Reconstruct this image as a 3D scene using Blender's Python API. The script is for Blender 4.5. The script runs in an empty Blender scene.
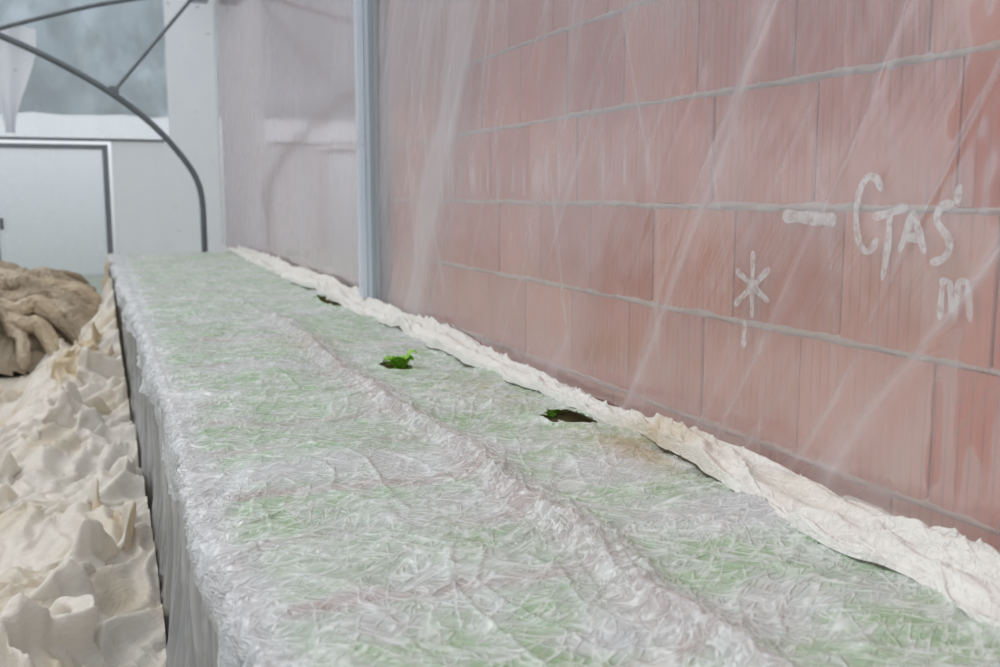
import bpy, math, random, time
import numpy as np
from mathutils import Vector
random.seed(4)
scene = bpy.context.scene
try:
    scene.view_settings.view_transform = 'Standard'
except Exception: pass

# ------------------------------------------------------------------ noise
_tabs = {}
def vn(x, y, seed=0):
    if seed not in _tabs:
        _tabs[seed] = np.random.RandomState(seed+11).uniform(-1, 1, (256, 256))
    t = _tabs[seed]
    xi = np.floor(x).astype(int); yi = np.floor(y).astype(int)
    fx = x-xi; fy = y-yi
    fx = fx*fx*fx*(fx*(fx*6-15)+10); fy = fy*fy*fy*(fy*(fy*6-15)+10)
    a = t[xi & 255, yi & 255]; b = t[(xi+1) & 255, yi & 255]
    c = t[xi & 255, (yi+1) & 255]; d = t[(xi+1) & 255, (yi+1) & 255]
    return (a*(1-fx)+b*fx)*(1-fy)+(c*(1-fx)+d*fx)*fy
def fbm(x, y, seed=0, o=3):
    s = 0; a = 1; n = 0
    for i in range(o):
        s = s+a*vn(x*2**i, y*2**i, seed+i*7); n += a; a *= .5
    return s/n
def sstep(a, b, x):
    t = np.clip((x-a)/(b-a), 0, 1)
    return t*t*(3-2*t)
def rot(x, y, ang):
    c, s = math.cos(ang), math.sin(ang)
    return x*c+y*s, -x*s+y*c
def crease(x, y, ang, fa, fb, seed, p=3.0, warp=.05):
    wx = x+warp*vn(x*5, y*5, seed+50); wy = y+warp*vn(x*5+9, y*5+3, seed+51)
    u, v = rot(wx, wy, ang)
    n = vn(u*fa, v*fb, seed)
    return (1-np.abs(n))**p
def drape(x, y, ang, f, seed, wamp=1.0, wf=1.5, p=1.3):
    """long flowing cloth folds"""
    u, v = rot(x, y, ang)
    ph = v*f+wamp*vn(u*wf, v*wf*.8, seed)+.35*wamp*vn(u*wf*2.7, v*wf*2.7, seed+1)
    amp = .45+.55*(.5+.5*vn(u*wf*1.3, v*f*.5, seed+2))
    return amp*(.5+.5*np.sin(2*math.pi*ph))**p

# ------------------------------------------------------------------ helpers
def link(o, parent=None):
    scene.collection.objects.link(o)
    if parent is not None: o.parent = parent
    return o
def empty(name, loc=(0, 0, 0)):
    e = bpy.data.objects.new(name, None); e.location = loc
    return link(e)
def grid_obj(name, P, mat, attrs=None, mask=None, parent=None):
    n, m = P.shape[:2]
    me = bpy.data.meshes.new(name)
    idx = np.arange(n*m).reshape(n, m)
    q = np.stack([idx[:-1, :-1], idx[1:, :-1], idx[1:, 1:], idx[:-1, 1:]], -1)
    if mask is not None:
        q = q[mask[:-1, :-1] & mask[1:, :-1] & mask[1:, 1:] & mask[:-1, 1:]]
    q = q.reshape(-1, 4)
    me.vertices.add(n*m); me.vertices.foreach_set('co', P.reshape(-1).astype(np.float32))
    me.loops.add(q.size); me.loops.foreach_set('vertex_index', q.reshape(-1).astype(np.int32))
    me.polygons.add(len(q))
    me.polygons.foreach_set('loop_start', np.arange(0, q.size, 4, dtype=np.int32))
    me.polygons.foreach_set('loop_total', np.full(len(q), 4, dtype=np.int32))
    me.polygons.foreach_set('use_smooth', np.ones(len(q), dtype=bool))
    me.update(calc_edges=True)
    if attrs:
        for k, v in attrs.items():
            a = me.attributes.new(k, 'FLOAT', 'POINT')
            a.data.foreach_set('value', v.reshape(-1).astype(np.float32))
    if mat is not None: me.materials.append(mat)
    return link(bpy.data.objects.new(name, me), parent)
def mesh_obj(name, verts, faces, mat, parent=None, smooth=False, bevel=0):
    me = bpy.data.meshes.new(name); me.from_pydata(verts, [], faces); me.update()
    if smooth:
        for p in me.polygons: p.use_smooth = True
    if mat is not None: me.materials.append(mat)
    o = link(bpy.data.objects.new(name, me), parent)
    if bevel:
        b = o.modifiers.new('bevel', 'BEVEL'); b.width = bevel; b.segments = 2
    return o
def box_data(V, F, x0, x1, y0, y1, z0, z1):
    b = len(V)
    V += [(x0, y0, z0), (x1, y0, z0), (x1, y1, z0), (x0, y1, z0), (x0, y0, z1), (x1, y0, z1), (x1, y1, z1), (x0, y1, z1)]
    F += [tuple(b+i for i in f) for f in [(0, 3, 2, 1), (4, 5, 6, 7), (0, 1, 5, 4), (1, 2, 6, 5), (2, 3, 7, 6), (3, 0, 4, 7)]]
def boxes(name, L, mat, parent=None, bevel=0):
    V = []; F = []
    for b in L: box_data(V, F, *b)
    return mesh_obj(name, V, F, mat, parent, bevel=bevel)
def sheet_y(name, L, mat, parent=None):
    V = []; F = []
    for (x0, x1, y, z0, z1) in L:
        b = len(V); V += [(x0, y, z0), (x1, y, z0), (x1, y, z1), (x0, y, z1)]; F.append((b, b+1, b+2, b+3))
    return mesh_obj(name, V, F, mat, parent)
def tube(name, pts, r, mat, parent=None, smooth=True, res=6):
    cu = bpy.data.curves.new(name, 'CURVE'); cu.dimensions = '3D'; cu.bevel_depth = r; cu.bevel_resolution = 4
    cu.use_fill_caps = True
    if smooth and len(pts) > 2:
        s = cu.splines.new('NURBS'); s.points.add(len(pts)-1)
        for i, p in enumerate(pts): s.points[i].co = (*p, 1)
        s.order_u = 3; s.use_endpoint_u = True; s.resolution_u = res
    else:
        s = cu.splines.new('POLY'); s.points.add(len(pts)-1)
        for i, p in enumerate(pts): s.points[i].co = (*p, 1)
    o = bpy.data.objects.new(name, cu); cu.materials.append(mat)
    return link(o, parent)

# ------------------------------------------------------------------ materials
class NT:
    def __init__(s, name):
        s.m = bpy.data.materials.new(name); s.m.use_nodes = True
        s.t = s.m.node_tree; s.t.nodes.clear()
        s.out = s.n('ShaderNodeOutputMaterial')
    def n(s, typ, **kw):
        nd = s.t.nodes.new(typ)
        for k, v in kw.items(): setattr(nd, k, v)
        return nd
    def l(s, a, b): s.t.links.new(a, b)
    def coord(s, scale=(1, 1, 1), rotz=(0, 0, 0)):
        c = s.n('ShaderNodeTexCoord'); m1 = s.n('ShaderNodeMapping'); m2 = s.n('ShaderNodeMapping')
        s.l(c.outputs['Object'], m1.inputs[0]); m1.inputs['Rotation'].default_value = rotz
        s.l(m1.outputs[0], m2.inputs[0]); m2.inputs['Scale'].default_value = scale
        return m2.outputs[0]
    def noise(s, vec, scale, detail=4, rough=.55, dist=0):
        nd = s.n('ShaderNodeTexNoise'); s.l(vec, nd.inputs['Vector'])
        nd.inputs['Scale'].default_value = scale; nd.inputs['Detail'].default_value = detail
        nd.inputs['Roughness'].default_value = rough; nd.inputs['Distortion'].default_value = dist
        return nd.outputs['Fac']
    def ramp(s, fac, stops):
        r = s.n('ShaderNodeValToRGB'); s.l(fac, r.inputs[0]); e = r.color_ramp.elements
        while len(e) < len(stops): e.new(.5)
        for i, (p, c) in enumerate(stops):
            e[i].position = p; e[i].color = (c, c, c, 1) if isinstance(c, (int, float)) else (*c, 1)
        return r.outputs[0]
    def attr(s, name):
        a = s.n('ShaderNodeAttribute'); a.attribute_name = name; return a.outputs['Fac']
    def mix(s, fac, a, b, bt='MIX'):
        m = s.n('ShaderNodeMix'); m.data_type = 'RGBA'; m.blend_type = bt
        for i, v in ((0, fac), (6, a), (7, b)):
            if hasattr(v, 'is_output'): s.l(v, m.inputs[i])
            elif isinstance(v, (int, float)): m.inputs[i].default_value = v
            else: m.inputs[i].default_value = (*v, 1)
        return m.outputs[2]
    def math(s, op, a, b=0.0, clamp=False):
        m = s.n('ShaderNodeMath'); m.operation = op; m.use_clamp = clamp
        for i, v in ((0, a), (1, b)):
            if hasattr(v, 'is_output'): s.l(v, m.inputs[i])
            else: m.inputs[i].default_value = v
        return m.outputs[0]
    def bump(s, h, strength=.3, dist=.01):
        b = s.n('ShaderNodeBump'); s.l(h, b.inputs['Height']); b.inputs['Strength'].default_value = strength
        b.inputs['Distance'].default_value = dist; return b.outputs[0]
    def mixs(s, fac, a, b):
        m = s.n('ShaderNodeMixShader')
        if hasattr(fac, 'is_output'): s.l(fac, m.inputs[0])
        else: m.inputs[0].default_value = fac
        s.l(a, m.inputs[1]); s.l(b, m.inputs[2]); return m.outputs[0]
    def sh(s, typ, color=None, normal=None, rough=None):
        nd = s.n(typ)
        if color is not None:
            if hasattr(color, 'is_output'): s.l(color, nd.inputs['Color'])
            else: nd.inputs['Color'].default_value = (*color, 1)
        if normal is not None: s.l(normal, nd.inputs['Normal'])
        if rough is not None: nd.inputs['Roughness'].default_value = rough
        return nd.outputs[0]
    def princ(s, color, rough=.6, metal=0, normal=None, spec=.5):
        p = s.n('ShaderNodeBsdfPrincipled')
        if hasattr(color, 'is_output'): s.l(color, p.inputs['Base Color'])
        else: p.inputs['Base Color'].default_value = (*color, 1)
        if hasattr(rough, 'is_output'): s.l(rough, p.inputs['Roughness'])
        else: p.inputs['Roughness'].default_value = rough
        p.inputs['Metallic'].default_value = metal
        p.inputs['Specular IOR Level'].default_value = spec
        if normal is not None: s.l(normal, p.inputs['Normal'])
        return p.outputs[0]
    def creases(s, scale, ang, stretch=.22, width=.10, dist=.8):
        n = s.noise(s.coord((1, stretch, 1), (0, 0, ang)), scale, 1, .5, dist)
        a = s.math('ABSOLUTE', s.math('SUBTRACT', n, .5))
        return s.math('SUBTRACT', 1.0, s.math('DIVIDE', a, width), True)
    def done(s, shader): s.l(shader, s.out.inputs[0]); return s.m

def fleece_mat(name, base, lo, warm=(.60, .46, .28), green=(.34, .59, .27), pink=(.48, .32, .32), fine=.4, sc=1.0, fold_white=(.93, .95, .96), fw=.6, dirs=3, trans=.3, rough=.40, spec=.4):
    t = NT(name); c = t.coord()
    n1 = t.noise(c, 6, 2)
    mk1 = t.ramp(n1, [(.38, 0.0), (.55, 1.0)]); mk2 = t.ramp(n1, [(.45, 1.0), (.62, 0.0)])
    specs = [(26, .35, .13, .06, .5, mk1), (24, 1.35, .13, .06, .5, mk2), (48, .9, .16, .09, .6, None), (34, 2.2, .14, .07, .6, None)][:dirs]
    cr = None
    for (f, a, st, w, d, mk) in specs:
        x = t.creases(f*sc, a, st, w, d)
        if mk is not None: x = t.math('MULTIPLY', x, mk)
        cr = x if cr is None else t.math('MAXIMUM', cr, x)
    fold = t.math('MAXIMUM', t.math('MULTIPLY', t.math('MULTIPLY', cr, cr), .9), t.attr('fold'), True)
    col = t.mix(t.ramp(n1, [(.3, 0.0), (.75, .5)]), base, tuple(b*.88 for b in base))
    col = t.mix(t.attr('green'), col, green)
    col = t.mix(t.attr('pink'), col, pink)
    col = t.mix(t.math('MULTIPLY', fold, fw), col, fold_white)
    col = t.mix(t.attr('stain'), col, warm)
    nrm = t.bump(cr, fine, .005/sc)
    p = t.princ(col, rough, 0, nrm, spec)
    tr = t.sh('ShaderNodeBsdfTranslucent', col, nrm)
    s = t.mixs(trans, p, tr)
    if lo < 1:
        tp = t.sh('ShaderNodeBsdfTransparent', (.98, .99, .99))
        s = t.mixs(t.math('ADD', t.math('MULTIPLY', fold, 1-lo), lo, True), tp, s)
    return t.done(s)

M_fleece = fleece_mat('thin_frost_fleece', (.77, .795, .815), .80, dirs=4, fine=.55, fw=.75, trans=.2, rough=.26, spec=.9)
M_fleece2 = fleece_mat('cream_frost_fleece', (.85, .83, .78), 1, fine=.45, fold_white=(.91, .90, .87), fw=.5, dirs=4, trans=.15)
M_heap = fleece_mat('cream_fleece_heap', (.87, .82, .74), 1, warm=(.68, .53, .31), fine=.25, sc=.8, fold_white=(.92, .89, .83), fw=.3, dirs=3, trans=.3)
M_brown = fleece_mat('brown_fleece', (.36, .285, .20), 1, fine=.5, sc=.4, warm=(.55, .44, .30), fold_white=(.58, .50, .39), fw=.4, dirs=2, trans=.0)

t = NT('terracotta_block'); c = t.coord()
oi = t.attr('tone')
n = t.noise(t.coord((1, 1, .25)), 9, 6, .65)
col = t.mix(n, (.46, .12, .075), (.60, .205, .13))
col = t.mix(oi, col, (.68, .26, .165))
col = t.mix(t.ramp(t.noise(c, 3, 5), [(.5, 0.0), (.8, .4)]), col, (.54, .36, .31))
w = t.n('ShaderNodeTexWave'); w.wave_type = 'BANDS'; w.bands_direction = 'Y'
t.l(t.coord(), w.inputs['Vector']); w.inputs['Scale'].default_value = 11; w.inputs['Distortion'].default_value = .25
rib = w.outputs['Fac']
col = t.mix(t.math('MULTIPLY', t.ramp(rib, [(0.0, 1.0), (.2, 0.0)]), t.math('MULTIPLY', t.ramp(t.noise(c, 4, 2), [(.4, .1), (.6, 1.0)]), .45)), col, (.25, .08, .05))
nr = t.bump(t.math('ADD', rib, t.math('MULTIPLY', t.noise(c, 80, 3), .6)), .25, .004)
M_brick = t.done(t.princ(col, .85, 0, nr, .2))
t = NT('mortar'); c = t.coord(); n = t.noise(c, 40, 6, .7)
M_mortar = t.done(t.princ(t.mix(n, (.42, .30, .25), (.60, .49, .43)), .95, 0, t.bump(n, .8, .01), .1))
t = NT('white_marking_paint'); c = t.coord(); n = t.noise(c, 60, 3, .6)
tp = t.sh('ShaderNodeBsdfTransparent', (1, 1, 1))
M_paint = t.done(t.mixs(t.ramp(n, [(.34, .35), (.56, .85)]), tp, t.princ((.84, .77, .74), .8, 0)))
t = NT('limewashed_render'); c = t.coord(); n = t.noise(c, 2.5, 6)
M_lime = t.done(t.princ(t.mix(n, (.62, .41, .39), (.72, .53, .51)), .8, 0, t.bump(n, .1)))

def film_mat(name, hz_lo, hz_hi, tint=(.82, .84, .87), streak_rot=-.62, rough=.35, gloss=.04, frk=.25, lk=.14, bumpk=.3, f3k=.16):
    t = NT(name)
    a = t.attr('haze')
    f1 = t.noise(t.coord((1, 1.0, .05), (streak_rot, 0, 0)), 15, 4, .6, .10)
    f2 = t.noise(t.coord((1, 1.0, .06), (.10, 0, 0)), 34, 4, .6, .08)
    f3 = t.noise(t.coord((1, .5, .5)), 2.2, 3)
    lines = t.ramp(f1, [(.52, 0.0), (.74, 1.0)])
    lines2 = t.ramp(f2, [(.55, 0.0), (.72, 1.0)])
    h = t.math('ADD', t.math('MULTIPLY', lines, lk), t.math('MULTIPLY', lines2, lk*.6))
    h = t.math('MULTIPLY', h, t.ramp(f3, [(.42, .1), (.58, 1.0)]))
    h = t.math('ADD', h, t.math('MULTIPLY', a, hz_hi))
    h = t.math('ADD', h, t.math('ADD', t.math('MULTIPLY', f3, f3k), hz_lo-f3k*.5), True)
    nr = t.bump(t.math('ADD', f1, t.math('MULTIPLY', f2, .5)), bumpk, .006)
    d = t.mixs(.45, t.sh('ShaderNodeBsdfDiffuse', tint, nr), t.sh('ShaderNodeBsdfTranslucent', tint, nr))
    tp = t.sh('ShaderNodeBsdfTransparent', (.96, .965, .97))
    s = t.mixs(h, tp, d)
    fr = t.n('ShaderNodeFresnel'); fr.inputs['IOR'].default_value = 1.45
    g = t.sh('ShaderNodeBsdfGlossy', (.95, .97, 1.0), nr, rough)
    return t.done(t.mixs(t.math('ADD', t.math('MULTIPLY', fr.outputs[0], frk), gloss-.04*frk, True), s, g))
M_film = film_mat('clear_polythene_film', .16, .56, lk=.22, rough=.22, gloss=.06, f3k=.16)
M_film_far = film_mat('milky_polythene_film', .45, .2, rough=.10, gloss=.02, frk=.42, bumpk=.015, lk=.1)
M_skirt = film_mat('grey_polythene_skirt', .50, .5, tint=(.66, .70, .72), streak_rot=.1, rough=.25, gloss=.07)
M_win = film_mat('gable_film_clear', .45, .0, tint=(.76, .84, .92), bumpk=.05, lk=.1)
M_door = film_mat('door_film', .55, .0, tint=(.86, .93, 1.0), bumpk=.05, lk=.1)
t = NT('white_gable_sheet'); c = t.coord(); n = t.noise(c, 3, 6)
sp = t.ramp(t.noise(c, 9, 3), [(.68, 0.0), (.73, .6)])
cw = t.mix(sp, t.mix(n, (.82, .86, .92), (.93, .95, .98)), (.35, .35, .35))
M_white = t.done(t.mixs(.55, t.princ(cw, .5, 0), t.sh('ShaderNodeBsdfTranslucent', cw)))
t = NT('galvanised_steel'); c = t.coord(); n = t.noise(c, 12, 5)
M_steel = t.done(t.princ(t.mix(n, (.12, .14, .15), (.24, .27, .29)), .45, .5))
t = NT('door_steel'); c = t.coord(); n = t.noise(c, 12, 5)
M_steel2 = t.done(t.princ(t.mix(n, (.20, .23, .25), (.34, .37, .40)), .5, .2))
t = NT('post_galvanised_pale'); c = t.coord((1, 1, .2)); n = t.noise(c, 12, 5)
M_post = t.done(t.princ(t.mix(n, (.36, .40, .45), (.50, .55, .60)), .5, 0))
t = NT('soil'); c = t.coord(); n = t.noise(c, 14, 8, .7)
M_soil = t.done(t.princ(t.mix(n, (.05, .038, .026), (.20, .15, .10)), .95, 0, t.bump(n, .9, .03), .1))
t = NT('tray_compost'); c = t.coord(); n = t.noise(c, 60, 8, .7)
M_comp = t.done(t.princ(t.mix(n, (.16, .12, .06), (.60, .48, .30)), .95, 0, t.bump(n, .9, .01), .1))
t = NT('outside_grass'); c = t.coord(); n = t.noise(c, 3, 8, .7)
M_grass = t.done(t.princ(t.mix(n, (.10, .14, .06), (.22, .25, .14)), .95, 0))
t = NT('lettuce_leaf'); c = t.coord(); n = t.noise(c, 25, 4)
colr = t.mix(n, (.16, .46, .03), (.46, .80, .09))
M_leaf = t.done(t.mixs(.35, t.princ(colr, .4, 0, t.bump(t.noise(c, 120, 3), .4, .005)), t.sh('ShaderNodeBsdfTranslucent', colr)))
t = NT('seed_tray_plastic'); M_tray = t.done(t.princ((.03, .03, .03), .5))
t = NT('bench_timber'); c = t.coord((1, .1, 1)); n = t.noise(c, 30, 5)
M_wood = t.done(t.princ(t.mix(n, (.16, .11, .07), (.32, .24, .16)), .8, 0, t.bump(n, .3)))
t = NT('tree_foliage'); c = t.coord(); n = t.noise(c, .5, 8, .75)
M_tree = t.done(t.princ(t.mix(t.ramp(n, [(.4, 0.0), (.6, 1.0)]), (.22, .27, .29), (.58, .66, .71)), .95, 0, None, .1))
t = NT('polytunnel_cover'); M_tunnel = t.done(t.princ((.88, .90, .91), .5))

H = 1.45
BT = .83
XW = 1.49
YP = 5.48
# ------------------------------------------------------------------ ground
boxes('floor', [(-6, 1.75, -2, 13.75, -.12, 0)], M_soil)
boxes('ground_outside', [(-40, 40, 13.8, 60, -.2, -.06)], M_grass)

# ------------------------------------------------------------------ block wall
wall = empty('wall_right')
V = []; F = []; tone = []
ch = .29; bl = .405; z0 = 1.419-ch*5
rows = [z0+ch*i for i in range(0, 14)]
offs = [.086, .2, .12, .023, .30, .0]
for i, zb in enumerate(rows):
    y = -1.793+offs[i % 6]
    while y < YP:
        y1 = min(y+bl-.007, YP+.05)
        dx = random.uniform(-.002, .002)
        if y1-y > .05:
            box_data(V, F, XW+dx, XW+.2, y, y1, max(zb+.005, 0), zb+ch-.005)
            tone += [random.random()]*8
        y += bl
me = bpy.data.meshes.new('terracotta_blocks'); me.from_pydata(V, [], F); me.update()
a = me.attributes.new('tone', 'FLOAT', 'POINT'); a.data.foreach_set('value', np.array(tone, dtype=np.float32)*.8)
me.materials.append(M_brick)
o = link(bpy.data.objects.new('terracotta_blocks', me), wall)
b = o.modifiers.new('bevel', 'BEVEL'); b.width = .0025; b.segments = 2
boxes('wall_core', [(XW+.012, XW+.19, -1.9, YP+.04, 0, rows[-1]+ch)], M_soil, wall)
for i, zb in enumerate(rows[1:]):
    ys = np.arange(-1.9, YP+.04, .006); ss = np.linspace(-1, 1, 9)
    Y, S = np.meshgrid(ys, ss, indexing='ij')
    wdt = .0112+.0035*vn(Y*14, Y*0+i, 3)+.003*vn(Y*60, Y*0+i, 5)
    X = XW+.004-(.008+.003*vn(Y*22, S*2+i*5, 7))*(1-S*S)
    Z = zb+S*wdt+.003*vn(Y*7, Y*0+i*3, 9)
    grid_obj('mortar_bed_%d' % i, np.stack([X, Y, Z], -1), M_mortar, parent=wall)

def strokes(name, L, w):
    V = []; F = []
    for pi, path in enumerate(L):
        P = [np.array(p) for p in path]; Q = []
        for a_, b_ in zip(P[:-1], P[1:]):
            k = max(2, int(np.linalg.norm(b_-a_)/.004))
            for j in range(k): Q.append(a_+(b_-a_)*j/k)
        Q.append(P[-1]); Q = np.array(Q)
        if len(P) > 2:
            for _ in range(14): Q[1:-1] = (Q[:-2]+Q[1:-1]*2+Q[2:])/4
        T = np.gradient(Q, axis=0); T /= np.linalg.norm(T, axis=1)[:, None]+1e-9
        N = np.stack([-T[:, 1], T[:, 0]], 1)
        b0 = len(V); n_ = len(Q)
        for k, (q, nn) in enumerate(zip(Q, N)):
            ends = min(1, .45+min(k, n_-1-k)*.2)
            ww = w*(.45+.06*math.sin(k*.31+pi))*ends
            for sgn in (-1, 1):
                V.append((XW-.0125-.0002*pi, q[0]+sgn*nn[0]*ww, q[1]+sgn*nn[1]*ww))
        for k in range(n_-1):
            F.append((b0+2*k, b0+2*k+1, b0+2*k+3, b0+2*k+2))
    return mesh_obj(name, V, F, M_paint, wall)
strokes('painted_letters', [
    [(1.625, 1.455), (1.635, 1.482), (1.665, 1.49), (1.690, 1.455), (1.696, 1.41), (1.688, 1.36), (1.665, 1.328), (1.64, 1.335), (1.630, 1.36)],
    [(1.645, 1.402), (1.60, 1.412), (1.548, 1.425)], [(1.597, 1.418), (1.596, 1.35), (1.608, 1.275)],
    [(1.565, 1.335), (1.533, 1.418)], [(1.533, 1.418), (1.498, 1.335)], [(1.553, 1.365), (1.508, 1.365)],
    [(1.432, 1.432), (1.462, 1.43), (1.478, 1.405), (1.462, 1.385), (1.440, 1.37), (1.434, 1.345), (1.452, 1.325), (1.482, 1.32)],
    [(1.422, 1.468), (1.426, 1.43)]], .019)
strokes('painted_star', [[(2.05, 1.313), (2.045, 1.147)], [(2.12, 1.262), (1.98, 1.194)], [(2.12, 1.172), (1.98, 1.274)], [(2.07, 1.14), (2.075, 1.07)]], .020)
strokes('painted_m', [[(1.452, 1.212), (1.450, 1.292)], [(1.458, 1.286), (1.435, 1.288)], [(1.432, 1.290), (1.425, 1.228)], [(1.415, 1.215), (1.412, 1.292)], [(1.415, 1.290), (1.386, 1.290)], [(1.390, 1.292), (1.378, 1.217)]], .016)
strokes('painted_dash', [[(1.94, 1.400), (1.755, 1.394)]], .032)

boxes('wall_right_far', [(XW+.03, XW+.22, YP+.1, 13.7, 0, 5.0)], M_lime)

# ------------------------------------------------------------------ film over blocks
def geo_axis(a0, a1, d0, growth_from, k):
    out = [a0]
    while out[-1] < a1:
        y = out[-1]; out.append(y+max(d0, d0*(y/growth_from)**k if y > growth_from else d0))
    return np.array(out)
ys = geo_axis(-.8, YP-.06, .006, 1.8, .8); zs = np.linspace(.78, 3.6, 420)
Y, Z = np.meshgrid(ys, zs, indexing='ij')
h = Z-H
u = Y+.62*h
def streak(u, v, f, g, seed, p):
    return (1-np.abs(vn(u*f+.25*vn(u*3, v*2, seed+3), v*g, seed)))**p
s1 = streak(u, h, 2.0, .35, 21, 13)*sstep(-.2, .5, vn(u*.9, h*.8, 31)+.25)
s2 = streak(u, h, 6, .6, 22, 10)*sstep(.0, .6, vn(u*1.5, h*1.2, 32)+.2)
s4 = streak(Y-.30*h, h, 3.0, .5, 36, 14)*sstep(.0, .5, vn(Y*1.1, h*1.0, 37)+.1)
fan = streak(Y+.25*h, h, 9, .5, 29, 9)*sstep(2.2, 3.4, Y)*sstep(-.1, .5, h)
comb = streak(Y, h, 15, 1.6, 25, 4)*np.exp(-((h-.06)/.07)**2)*sstep(2.0, 2.8, Y)*sstep(5.2, 4.6, Y)
broad = vn(u*2.2, h*.7, 26)
bulge = np.exp(-((h+.62)/.10)**2)
X = XW-.055-.008*broad-.003*s1-.002*s2-.002*comb-.002*fan-.004*fbm(Y*7, h*4, 27)-.012*bulge*(.5+.5*vn(Y*3, h, 28))
haze = np.clip(.65*s1+.35*s2+.40*s4+.45*fan+.75*comb+.28*sstep(.0, .8, broad)+.34*sstep(2.6, 5.5, Y)+.25*bulge+.30*sstep(.2, .8, h), 0, 1)
grid_obj('polythene_film_sheet', np.stack([X, Y, Z], -1), M_film, {'haze': haze})

ys = np.linspace(YP+.12, 13.62, 160); zs = np.linspace(.80, 4.6, 100)
Y, Z = np.meshgrid(ys, zs, indexing='ij')
X = XW-.03+.003*fbm(Y*1.2, Z*1.0, 41)
grid_obj('polythene_film_sheet', np.stack([X, Y, Z], -1), M_film_far, {'haze': np.clip(vn(Y*3, Z*.6, 44), 0, 1)*.5})

p = empty('steel_post')
boxes('post_column', [(1.445, 1.485, YP-.04, YP+.12, 0, 4.8), (1.385, 1.444, YP-.04, YP+.12, BT+.005, 4.8)], M_post, p, .004)
boxes('post_clip_rail', [(1.35, 1.384, YP+.05, YP+.12, BT+.04, 4.8)], M_white, p, .002)
tube('film_roll', [(1.43, YP-.06, .85), (1.425, YP-.065, 1.6), (1.433, YP-.06, 2.6), (1.425, YP-.06, 4.6)], .018, M_skirt, p)

# ------------------------------------------------------------------ bench
bench = empty('planting_bench')
BL, BR = .20, 1.42
boxes('bench_top', [(BL, BR, -.6+i*1.0, -.6+i*1.0+.985, BT-.13, BT-.10) for i in range(12)], M_wood, bench, .003)
L = []
for i in range(7):
    yy = -.5+i*1.93
    for xx in (BL+.03, BR-.09): L.append((xx, xx+.06, yy, yy+.06, 0, BT-.131))
    L.append((BL+.02, BR-.02, yy, yy+.05, BT-.21, BT-.135))
boxes('bench_legs', L, M_wood, bench, .003)
boxes('bench_edge_boards', [(BL-.02, BL-.001, -.6, 11.37, BT-.2, BT-.03), (BR+.001, BR+.015, -.6, 11.37, BT-.2, BT-.06), (BL, BR, 11.375, 11.395, BT-.2, BT-.03)], M_wood, bench, .003)
L = []
for i in range(36):
    for j in range(2):
        y0 = -.55+i*.33; x0 = BL+.03+j*.59
        L.append((x0, x0+.57, y0, y0+.31, BT-.099, BT-.055))
boxes('seed_tray', L, M_tray, None, .004)
ys = np.arange(-.55, 11.3, .03); xs = np.linspace(BL+.04, BR-.04, 50)
Y, X = np.meshgrid(ys, xs, indexing='ij')
grid_obj('tray_compost', np.stack([X, Y, BT-.047+.008*fbm(X*14, Y*14, 60)+.02*np.exp(-((X-1.175)/.09)**2-((Y-2.46)/.13)**2)], -1), M_comp)
V = []; F = []
rnd = random.Random(9)
def leaf(cx, cy, cz, ang, ln, wd, lift):
    b0 = len(V); n = 5
    ph = rnd.random()*6
    for i in range(n+1):
        tt = i/n; r = ln*tt; wv = wd*math.sin(math.pi*min(.97, .12+.78*tt))**.7
        z = cz+lift*math.sin(tt*2.0)*ln
        for j in (-2, -1, 0, 1, 2):
            s = j/2
            ruff = .10*wd*math.sin(ph+tt*14+j*2.1)*abs(s)
            px = r; py = s*wv
            V.append((cx+px*math.cos(ang)-py*math.sin(ang), cy+px*math.sin(ang)+py*math.cos(ang), z+abs(s)*wd*.25+ruff))
    for i in range(n):
        for j in range(4):
            a = b0+i*5+j; F.append((a, a+1, a+6, a+5))
yy = .5
while yy < 11.2:
    for k in range(8):
        cx = BL+.08+k*.155+rnd.uniform(-.02, .02); cy = yy+rnd.uniform(-.03, .03)
        if cx > BR-.12 or (abs(cx-1.195) < .17 and abs(cy-2.44) < .24) or (abs(cx-1.3) < .13 and abs(cy-5.75) < .3): continue
        for m in range(7):
            leaf(cx, cy, BT-.050, m*2.4+rnd.random()*.5, rnd.uniform(.05, .075), rnd.uniform(.018, .028), rnd.uniform(.12, .32))
    yy += .16
for m in range(16):
    leaf(.985, 3.47, BT-.018, m*2.4+rnd.random()*.5, rnd.uniform(.035, .065), rnd.uniform(.020, .030), rnd.uniform(.7, 1.1))
mesh_obj('lettuce_seedlings', V, F, M_leaf, smooth=True)

# ------------------------------------------------------------------ main fleece
ys = geo_axis(-.45, 11.36, .0045, 1.7, 1.0)
W_top = 1.16; over = .24
s = np.concatenate([np.linspace(-over, 0, 56)[:-1], np.linspace(0, W_top, 300)])
Y, S = np.meshgrid(ys, s, indexing='ij')
Xf = BL-.02+np.clip(S, 0, None)
A, B = S, Y
big = fbm(A*3.2, B*2.6, 70, 2); mid = fbm(A*9, B*7, 71, 2)
m1 = sstep(-.2, .4, vn(A*3.1, B*2.7, 80)); m2 = sstep(-.2, .4, vn(A*3.3, B*3.1, 81)); m3 = sstep(-.1, .5, vn(A*3.6, B*2.9, 82))
w1 = crease(A, B, .25, 3, 24, 90, 8, .05)*m1
w2 = crease(A, B, -.45, 3, 22, 91, 8, .05)*m2
w3 = crease(A, B, 1.1, 3, 20, 92, 8, .06)*m3
w4 = crease(A, B, .05, 7, 44, 93, 6, .03)
w5 = crease(A, B, -.7, 7, 40, 94, 6, .03)
w6 = crease(A, B, .6, 3, 9, 95, 6, .12)
w7 = crease(A, B, 1.75, 1.2, 9, 89, 14, .10)*sstep(.1, .5, vn(A*2, B*.8, 88)+.3)*sstep(.05, .2, A)
wr = .0060*w1+.0060*w2+.0050*w3+.0030*w4+.0026*w5+.005*w6+.006*w7
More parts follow.
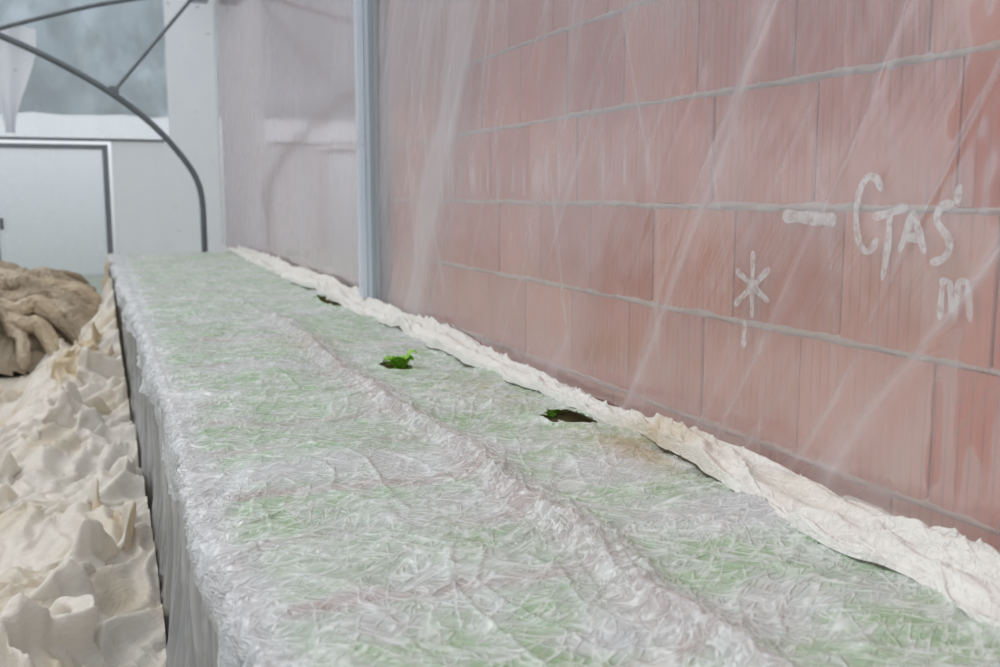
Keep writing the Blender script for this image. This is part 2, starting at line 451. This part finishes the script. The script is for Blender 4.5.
cx = .585+.03*vn(B*.9, B*0, 96)+.012*vn(B*4, B*0, 97)
rd = (A-cx)
ridge = np.exp(-(rd/.022)**2)*(.7+.5*vn(B*5, B*0+2, 98))+.7*np.exp(-((rd-.03)/.05)**2)
ridge_w = crease(A, B, 1.35, 8, 35, 99, 5, .05)
near_fade = sstep(6.5, 3.6, B)
Zt = BT+.015*big+.006*mid+wr+.026*ridge*near_fade+.006*ridge_w*np.exp(-(rd/.09)**2)
t_ = np.clip(-S, 0, None)
edge = np.exp(-((S)/.045)**2)
Zt = Zt-.006*edge
pleat = crease(B, A, .0, 26, 3, 101, 3, .02)
pleat2 = vn(B*45, A*9, 102)
drop = np.where(S < 0, t_, 0)
ovlen = (.75+.25*vn(B*1.3, B*0, 103))*sstep(9.5, 4, B)*.75+.25
curve = 1-np.exp(-drop/.03)
Xo = Xf-.035*curve-(.016*pleat+.009*pleat2)*curve-.03*fbm(B*3, A*4, 104)*curve-.10*sstep(4, 11, B)*curve
Zo = Zt-np.where(S < 0, drop*ovlen-.02*(1-np.exp(-drop/.02)), 0)+.006*pleat2*np.exp(-(drop/.04)**2)*(S < .05)
Xf = np.where(S < .0, Xo, Xf)
Xf = Xf+(S/W_top).clip(0, 1)**4*.03*vn(B*2.2, B*0, 105)
Yf = Y+.004*mid
def inner_edge(y):
    return 1.240-.085*sstep(2.0, 1.4, y)+.030*vn(y*1.6, y*0, 120)+.022*vn(y*5, y*0, 121)+.010*vn(y*13, y*0, 119)
under = sstep(.0, .03, Xf-inner_edge(Yf)-.005)
Zo = Zo-.02*sstep(11.0, 11.36, Y)
Zo = Zo*(1-under)+np.minimum(Zo, BT-.02)*under
mask = np.ones_like(S, bool)
for (hx, hy, rx, ry) in [(.975, 3.47, .036, .085), (1.170, 2.44, .055, .085), (1.205, 5.75, .045, .22)]:
    d = ((Xf-hx)/rx)**2+((Yf-hy)/ry)**2
    d = d*(1+.6*vn(Xf*30, Yf*20, 110))
    mask &= ~(d < 1)
    Zo = Zo+.008*np.exp(-(np.sqrt(np.abs(d))-1.25)**2*8)
tray = np.abs(((B-.10+.03*vn(A*4, B*3, 111)) % .33)-.165)/.165
band = sstep(.72, .95, tray)*sstep(.66, .48, A)*sstep(-.5, .3, vn(A*3, B*3, 112)+.2)
fine = sstep(-.35, .35, fbm(A*26, B*20, 114, 2))
green = sstep(-.42, .30, fbm(A*3.6, B*5.0, 113, 3)+.12)*(.34+.42*fine)*(1-.8*band)
green = green*(1-.8*np.exp(-(rd/.07)**2)*near_fade)*sstep(-.02, .06, S)
farg = sstep(4.5, 7, B)
green = green*(1-.3*farg)+.15*farg*sstep(.05, .15, S)
pink = .65*band*sstep(0, .08, S)*(.5+.5*fine)+.65*np.exp(-((rd+.01)/.05)**2)*near_fade*(.7+.6*fbm(A*14, B*9, 116, 2))+.25*np.exp(-((S+.03)/.07)**2)*sstep(5, 2.5, B)*(.6+.5*vn(B*9, A*9, 118))
stain = .85*np.exp(-(((Xf-1.20)/.09)**2+((Yf-2.08)/.18)**2))*(.5+.5*fine)+.35*np.exp(-(((Xf-.75)/.2)**2+((Yf-4.1)/.2)**2))*(.5+.5*mid)+.35*np.exp(-(((Xf-1.12)/.12)**2+((Yf-2.9)/.25)**2))*fine
fold = np.clip(.5*w1+.5*w2+.45*w3+.3*w4+.3*w5+.2*w7, 0, 1)
grid_obj('frost_fleece_cover', np.stack([Xf, Yf, Zo], -1), M_fleece,
         {'green': np.clip(green, 0, .8), 'pink': np.clip(pink, 0, .65), 'stain': np.clip(stain, 0, .8), 'fold': fold}, mask)

# ------------------------------------------------------------------ border fleece
ys = geo_axis(-.45, 11.34, .005, 1.7, 1.0); s = np.linspace(0, 1, 200)
Y, S = np.meshgrid(ys, s, indexing='ij')
inner = inner_edge(Y)
outer = 1.430
X = inner+(outer-inner)*S
far = sstep(2.2, 6, Y)
fr1 = drape(Y*.35, X, 0.0, 9.5, 131, .8, 2.2, 1.2)
fr2 = drape(Y, X, .25, 15, 135, .9, 3.0, 1.5)
w_a = crease(X, Y, 1.45, 3, 30, 125, 6); w_b = crease(X, Y, 1.0, 5, 26, 126, 6); w_c = crease(X, Y, 2.0, 5, 26, 133, 6)
mB = sstep(-.2, .4, vn(Y*2.5, S, 134))
Z = BT+.002+.006*far+(.024+.014*far)*fr1+.018*fr2*mB+.008*w_a+(.009*w_b+.009*w_c)*(.3+.7*mB)+.014*vn(Y*2.5, S*1.5, 124)+.02*far*sstep(.5, 1, S)-.045*sstep(.55, 1.0, S)*(1-far)+.016*np.exp(-((S-.80)/.06)**2)
Z = Z+.010*sstep(.2, .0, S)+.025*np.exp(-((Y-2.1)/.25)**2)*np.exp(-((S-.2)/.3)**2)
Z = np.where(S < .05, BT-.006+(Z-BT+.006)*sstep(-.03, .05, S), Z)
X = X-.006*np.sin(S*9+vn(Y*4, Y*0, 128)*2)*S
st = .8*np.exp(-(((X-1.26)/.07)**2+((Y-2.12)/.18)**2))*(.6+.6*fbm(X*20, Y*14, 129))+.2*sstep(.2, .8, fbm(X*5, Y*3, 130))
z_ = np.zeros_like(X)
grid_obj('border_fleece_strip', np.stack([np.minimum(X, 1.434), Y, Z], -1), M_fleece2, {'green': z_, 'pink': z_, 'stain': np.clip(st, 0, .8), 'fold': np.clip(.5*w_a+.4*w_b+.3*w_c, 0, 1)})

# ------------------------------------------------------------------ skirt film down bench side
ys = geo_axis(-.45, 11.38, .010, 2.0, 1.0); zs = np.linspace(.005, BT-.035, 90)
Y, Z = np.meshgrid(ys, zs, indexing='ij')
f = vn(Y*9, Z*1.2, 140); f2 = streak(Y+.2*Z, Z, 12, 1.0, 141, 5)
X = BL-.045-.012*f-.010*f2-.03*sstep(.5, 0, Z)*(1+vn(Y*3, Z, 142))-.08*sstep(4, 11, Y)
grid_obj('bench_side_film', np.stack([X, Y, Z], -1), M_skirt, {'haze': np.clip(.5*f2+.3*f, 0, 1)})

# ------------------------------------------------------------------ fleece heap
heap = empty('fleece_heap')
def base_h(X, Y):
    lim = -.72+.02*(Y-6)-.6*sstep(6.6, 5.0, Y)
    m = sstep(0, .28, X-lim)
    xr = -.55+.38*sstep(7.4, 9.0, Y)
    lowside = sstep(-.22, .08, X)*sstep(6.0, 4.0, Y)
    b = (.08+.17*sstep(.45, -.1, np.abs(X+.32))+.16*vn(X*2.4, Y*1.8, 150)+.06*vn(X*5, Y*5, 151))*(1-.5*lowside)+.54*sstep(6.2, 9.2, Y)*sstep(0, 1, (X-xr)/(.08-xr))+.08*sstep(3, 5, Y)
    return np.maximum(b, .01)*m
# lower layer lying on the floor right up to the bench film
ys = geo_axis(.6, 10.7, .008, 2.6, 1.0); xs = np.linspace(-1.2, .128, 260)
Y, X = np.meshgrid(ys, xs, indexing='ij')
mU = sstep(-.02, .2, X-(-.72+.02*(Y-6)-.6*sstep(6.6, 5.0, Y)))
d1 = drape(X, Y, .45, 4, 210, .8, 1.8, 1.1); d2 = drape(X, Y, 1.2, 9, 218, 1.0, 2.6, 1.3); c1 = crease(X, Y, .4, 2, 12, 145, 6); c2 = crease(X, Y, -.8, 3, 20, 146, 6)
nb = sstep(-.25, .1, X)
Z = .012+mU*(base_h(X, Y)*(.60+.25*nb)+(.02+.06*nb)*d1+.03*d2+.014*c1+.008*c2)
Xc = np.minimum(X, .118-.085*sstep(4, 11, Y))
grid_obj('under_sheet', np.stack([Xc, Y, Z], -1), M_heap, {'green': X*0, 'pink': X*0, 'stain': np.clip(.45*sstep(0, .7, fbm(X*3, Y*3, 166)), 0, 1), 'fold': .3*c1}, mask=mU > .02, parent=heap)

t0 = time.time()
st_ = .018
xs = np.arange(-1.05, .070, st_); ys = np.arange(1.7, 10.4, st_)
Y, X = np.meshgrid(ys, xs, indexing='ij')
Z = base_h(X, Y)+.06+.05*vn(X*6, Y*6, 304)+.035*vn(X*11+3, Y*11, 305)+.018*vn(X*24, Y*24, 306)+.03*drape(X, Y, .3+.0, 5, 218, 1.6, 2.6)*sstep(-.2, .3, vn(X*2, Y*2, 307))
X0 = X-.07*sstep(5, 10, Y)*sstep(-.4, .07, X)
P0 = np.stack([X0, Y, Z], -1)
res = None
try:
    cl = grid_obj('cloth_tmp', P0, None)
    xb = np.arange(-1.8, .30, .05); yb = np.arange(1.2, 11.4, .05)
    YB, XB = np.meshgrid(yb, xb, indexing='ij')
    ZB = base_h(XB, YB)*.95
    ZB = np.where(XB > .115-.09*sstep(4, 11, YB), 1.25, ZB)
    col_o = grid_obj('coll_tmp', np.stack([XB, YB, ZB], -1), None)
    cm = col_o.modifiers.new('c', 'COLLISION'); col_o.collision.thickness_outer = .012; col_o.collision.cloth_friction = 40
    vg = cl.vertex_groups.new(name='pin')
    rs = np.random.RandomState(5)
    cand = rs.choice(P0.shape[0]*P0.shape[1], 260, replace=False)
    vg.add([int(i) for i in cand], 1.0, 'REPLACE')
    md = cl.modifiers.new('cloth', 'CLOTH'); cs = md.settings
    cs.vertex_group_mass = 'pin'; cs.pin_stiffness = .3
    cs.quality = 4; cs.mass = .25; cs.tension_stiffness = 15; cs.compression_stiffness = 15; cs.shear_stiffness = 5; cs.bending_stiffness = .03
    cs.air_damping = 3.0; cs.tension_damping = 8; cs.compression_damping = 8
    md.collision_settings.use_collision = True; md.collision_settings.distance_min = .008; md.collision_settings.collision_quality = 2
    md.collision_settings.use_self_collision = True; md.collision_settings.self_distance_min = .007
    md.point_cache.frame_start = 1; md.point_cache.frame_end = 60
    cs.shrink_min = 0.0; cs.keyframe_insert('shrink_min', frame=1)
    cs.shrink_min = -.42; cs.keyframe_insert('shrink_min', frame=22)
    nf = 0
    for f_ in range(1, 32):
        scene.frame_set(f_); nf = f_
        if time.time()-t0 > 200: break
    dg = bpy.context.evaluated_depsgraph_get()
    ev = cl.evaluated_get(dg).to_mesh()
    co = np.empty(len(ev.vertices)*3, np.float32); ev.vertices.foreach_get('co', co)
    res = co.reshape(P0.shape).astype(float)
    print('frames', nf, 'mean disp', np.abs(res-P0).mean(), 'max', np.abs(res-P0).max())
    if not np.isfinite(res).all() or res[..., 2].max() > 3 or np.abs(res-P0).max() > 3: res = None
    bpy.data.objects.remove(cl); bpy.data.objects.remove(col_o)
    scene.frame_set(1)
except Exception as e:
    print('cloth failed', e)
print('CLOTH', time.time()-t0, res is not None)
if res is None: res = P0-np.array([0, 0, .05])
# slide the crumpled sheet up against the bench film
res[..., 0] += .095*sstep(8.5, 6.5, res[..., 1])
res[..., 2] = np.maximum(res[..., 2], .008)
for _ in range(1):      # relax razor-sharp kinks
    r_ = res.copy()
    r_[1:-1, 1:-1] = .5*res[1:-1, 1:-1]+.125*(res[:-2, 1:-1]+res[2:, 1:-1]+res[1:-1, :-2]+res[1:-1, 2:])
    res = r_
lim = .112-.085*sstep(4, 11, res[..., 1])
ex = np.maximum(res[..., 0]-(lim-.03), 0)
res[..., 0] = np.where(ex > 0, lim-.03+.03*(1-np.exp(-ex/.03)), res[..., 0])
Xr, Yr = P0[..., 0], P0[..., 1]
st = np.clip(sstep(.05, .8, fbm(Xr*2.6, Yr*2.0, 164, 3)+.1+.25*fbm(Xr*16, Yr*16, 165, 2))*.8+.2*sstep(6, 9, Yr), 0, .75)
ho = grid_obj('crumpled_sheet', res, M_heap, {'green': Xr*0, 'pink': Xr*0, 'stain': st, 'fold': Xr*0}, parent=heap)
sb = ho.modifiers.new('smooth', 'SUBSURF'); sb.levels = 1; sb.render_levels = 1

def billow(x, y, f, seed, an=1.0, ang=0):
    u, v = rot(x, y, ang)
    return np.sqrt(vn(u*f, v*f*an, seed)**2+.004)
ys = np.linspace(8.5, 11.4, 220); xs = np.linspace(-2.6, .03, 220)
Y, X = np.meshgrid(ys, xs, indexing='ij')
d = ((X+.85)/1.25)**2+((Y-9.9)/1.25)**2
mound = np.clip(1-d, 0, 1)**.6
wx = X+.08*vn(X*4, Y*4, 170); wy = Y+.08*vn(X*4, Y*4, 171)
Z = .003+mound*(.36+.30*billow(wx, wy, 3.2, 172, .6, .5)+.16*billow(wx, wy, 7, 173, .5, -.6)+.05*billow(wx, wy, 16, 174))
pile = empty('brown_fleece_pile')
zero = X*0
grid_obj('pile_mound', np.stack([X, Y, Z], -1), M_brown, {'green': zero, 'pink': zero, 'fold': zero, 'stain': np.clip(fbm(X*3, Y*3, 175), 0, 1)}, mask=mound > .01, parent=pile)
def bundle(i, pts, r):
    pts = [np.array(q, float) for q in pts]; n = 90; k = 28
    tt = np.linspace(0, len(pts)-1, n); Q = []
    for v in tt:
        j = min(int(v), len(pts)-2); f = v-j
        p0 = pts[max(j-1, 0)]; p1 = pts[j]; p2 = pts[j+1]; p3 = pts[min(j+2, len(pts)-1)]
        Q.append(.5*((2*p1)+(-p0+p2)*f+(2*p0-5*p1+4*p2-p3)*f*f+(-p0+3*p1-3*p2+p3)*f**3))
    Q = np.array(Q); T = np.gradient(Q, axis=0); T /= np.linalg.norm(T, axis=1)[:, None]
    up = np.array([0, 0, 1.0]); N1 = np.cross(T, up); N1 /= np.linalg.norm(N1, axis=1)[:, None]+1e-9; N2 = np.cross(N1, T)
    th = np.linspace(0, 2*math.pi, k)
    TH, U = np.meshgrid(th, np.arange(n))
    rr = r*(1+.5*np.abs(vn(np.cos(TH)*1.6+U*.05+i*9, np.sin(TH)*1.6+U*.09, 180))+.4*np.abs(vn(np.sin(TH)*4+i, U*.22+np.cos(TH)*3, 181)))
    taper = np.minimum(1, np.minimum(U, n-1-U)/6+.05); rr = rr*taper
    P = Q[:, None, :]+N1[:, None, :]*(rr*np.cos(TH))[..., None]+N2[:, None, :]*(rr*np.sin(TH))[..., None]
    zz = P[..., 0]*0
    grid_obj('fleece_bundle_%d' % i, P, M_brown, {'green': zz, 'pink': zz, 'fold': zz, 'stain': zz+random.random()*.9}, parent=pile)
def mz(x, y):
    d = ((x+.85)/1.25)**2+((y-9.9)/1.25)**2
    return max(0, 1-d)**.6*.66
rr = random.Random(3)
for i in range(24):
    x = rr.uniform(-1.7, -.25); y = rr.uniform(8.9, 10.0); a = rr.uniform(-.6, .6)+(0 if i % 3 else 1.4)
    pts = []
    for j in range(6):
        px = x+(j-2.5)*.2*math.cos(a)+rr.uniform(-.06, .06); py = y+(j-2.5)*.2*math.sin(a)+rr.uniform(-.1, .1)
        px = min(px, -.05)
        pts.append((px, py, max(.08, mz(px, py)+.06+rr.uniform(-.05, .06))))
    bundle(i, pts, rr.uniform(.035, .08))

# ------------------------------------------------------------------ hoop frame (plane Y=12)
fr = empty('greenhouse_hoop_frame')
hy = 12.0
half = [(1.12, 0), (1.12, 1.0), (1.12, 1.40), (1.07, 1.62), (.95, 1.83), (.65, 2.20), (.2, 2.56), (-.4, 2.90), (-1.0, 3.16), (-1.7, 3.36), (-2.4, 3.43)]
pts = [(x-.03, hy, z) for x, z in half]+[(-4.83-x, hy, z) for x, z in half[-2::-1]]
tube('hoop_arch', pts, .034, M_steel, fr)
tube('hoop_brace', [(.2, hy, 2.57), (1.22, hy, 3.80)], .020, M_steel, fr, False)
tube('hoop_upper_chord', [(-1.1, hy, 3.10), (-.4, hy, 3.34), (.3, hy, 3.54), (1.22, hy, 3.72)], .026, M_steel, fr)
tube('hoop_tie', [(-1.02, hy, 3.15), (-1.5, hy, 3.9)], .018, M_steel, fr, False)
boxes('hoop_bracket', [(.15, .25, hy-.03, hy+.03, 2.53, 2.62)], M_steel, fr, .005)
boxes('hoop_foot', [(1.02, 1.16, hy-.07, hy+.07, 0, .012), (-6.02, -5.88, hy-.07, hy+.07, 0, .012)], M_steel, fr, .003)
boxes('valley_gutter', [(1.15, 1.38, YP+.2, 13.6, 3.84, 3.88), (1.15, 1.17, YP+.2, 13.6, 3.88, 3.98), (1.36, 1.38, YP+.2, 13.6, 3.88, 3.98)], M_post, fr)

# ------------------------------------------------------------------ end wall
we = empty('wall_end')
yE = 13.66
sheet_y('gable_sheet_white', [(.16, .86, yE, 0, 2.10), (.86, XW, yE, 0, 5.0), (-6, -1.30, yE, 0, 2.10)], M_white, we)
boxes('gable_rail', [(-6, .80, yE-.06, yE-.005, 2.10, 2.14)], M_steel2, we, .004)
ys = np.linspace(-6, .86, 60); zs = np.linspace(2.15, 5.0, 30)
X, Z = np.meshgrid(ys, zs, indexing='ij')
grid_obj('gable_film', np.stack([X, yE+.01+.01*vn(X*2, Z*2, 190), Z], -1), M_win, {'haze': np.clip(vn(X*3, Z, 191), 0, 1)}, parent=we)
dr = empty('door_1')
boxes('door_frame', [(.05, .12, yE-.04, yE+.0, 0, 2.06), (-1.24, -1.17, yE-.04, yE+.0, 0, 2.06), (-1.17, .05, yE-.04, yE+.0, 2.0, 2.06), (-1.17, .05, yE-.035, yE-.005, .02, .08)], M_steel2, dr, .004)
boxes('door_handle', [(-1.15, -1.11, yE-.09, yE-.04, 1.02, 1.16)], M_steel, dr, .004)
X, Z = np.meshgrid(np.linspace(-1.18, .07, 30), np.linspace(.08, 2.0, 40), indexing='ij')
grid_obj('door_film_panel', np.stack([X, yE-.02+.006*vn(X*4, Z*3, 192), Z], -1), M_door, {'haze': np.clip(vn(X*3, Z, 193), 0, 1)}, parent=dr)
zs = np.linspace(2.1, 3.2, 40); xs = np.linspace(0, 1, 24)
Z, S = np.meshgrid(zs, xs, indexing='ij')
X = -.86+.40*(S-.5)*(.25+1.3*sstep(2.1, 3.1, Z)); Yc = 12.08+.03*np.sin(S*14)
grid_obj('hanging_film_strip', np.stack([X, Yc, Z], -1), M_white)

# ------------------------------------------------------------------ outside
xs = np.linspace(-22, 14, 60); th = np.linspace(0, math.pi, 30)
X, TH = np.meshgrid(xs, th, indexing='ij')
P = np.stack([X, 24-3.6*np.cos(TH), -.05+3.2*np.sin(TH)+.03*np.sin(X*4)], -1)
grid_obj('neighbour_polytunnel', P, M_tunnel)
xs = np.linspace(-40, 40, 300); zs = np.linspace(0, 1, 60)
X, S = np.meshgrid(xs, zs, indexing='ij')
hh = 15+3*fbm(X*.25, X*0, 200)
P = np.stack([X, 42+2*fbm(X*.8, S*6, 201)+3*S, -.1+hh*S], -1)
grid_obj('tree_line', P, M_tree)

# ------------------------------------------------------------------ light
wd = bpy.data.worlds.new('overcast'); scene.world = wd; wd.use_nodes = True
nt = wd.node_tree; bg = nt.nodes['Background']
tc = nt.nodes.new('ShaderNodeTexCoord'); sx = nt.nodes.new('ShaderNodeSeparateXYZ'); r = nt.nodes.new('ShaderNodeValToRGB')
nt.links.new(tc.outputs['Generated'], sx.inputs[0]); nt.links.new(sx.outputs['Z'], r.inputs[0]); nt.links.new(r.outputs[0], bg.inputs[0])
r.color_ramp.elements[0].position = 0; r.color_ramp.elements[0].color = (.69, .73, .78, 1)
r.color_ramp.elements[1].position = .8; r.color_ramp.elements[1].color = (.92, .96, 1.0, 1)
bg.inputs[1].default_value = .93
sun = bpy.data.lights.new('soft_daylight', 'SUN'); sun.energy = 1.2; sun.angle = math.radians(45); sun.color = (1, .97, .93)
so = link(bpy.data.objects.new('soft_daylight', sun))
so.rotation_euler = Vector((.5, -.45, -.85)).to_track_quat('-Z', 'Y').to_euler()

# ------------------------------------------------------------------ camera
cam = bpy.data.cameras.new('camera'); co = link(bpy.data.objects.new('camera', cam))
cam.sensor_width = 36; cam.lens = 36
yaw = math.atan(.4*math.cos(math.atan(.1395))); pit = math.atan(.1395)
d = Vector((math.sin(yaw)*math.cos(pit), math.cos(yaw)*math.cos(pit), -math.sin(pit)))
co.location = (0, 0, H); co.rotation_euler = d.to_track_quat('-Z', 'Y').to_euler()
cam.dof.use_dof = True; cam.dof.focus_distance = 2.3; cam.dof.aperture_fstop = 4.0
scene.camera = co
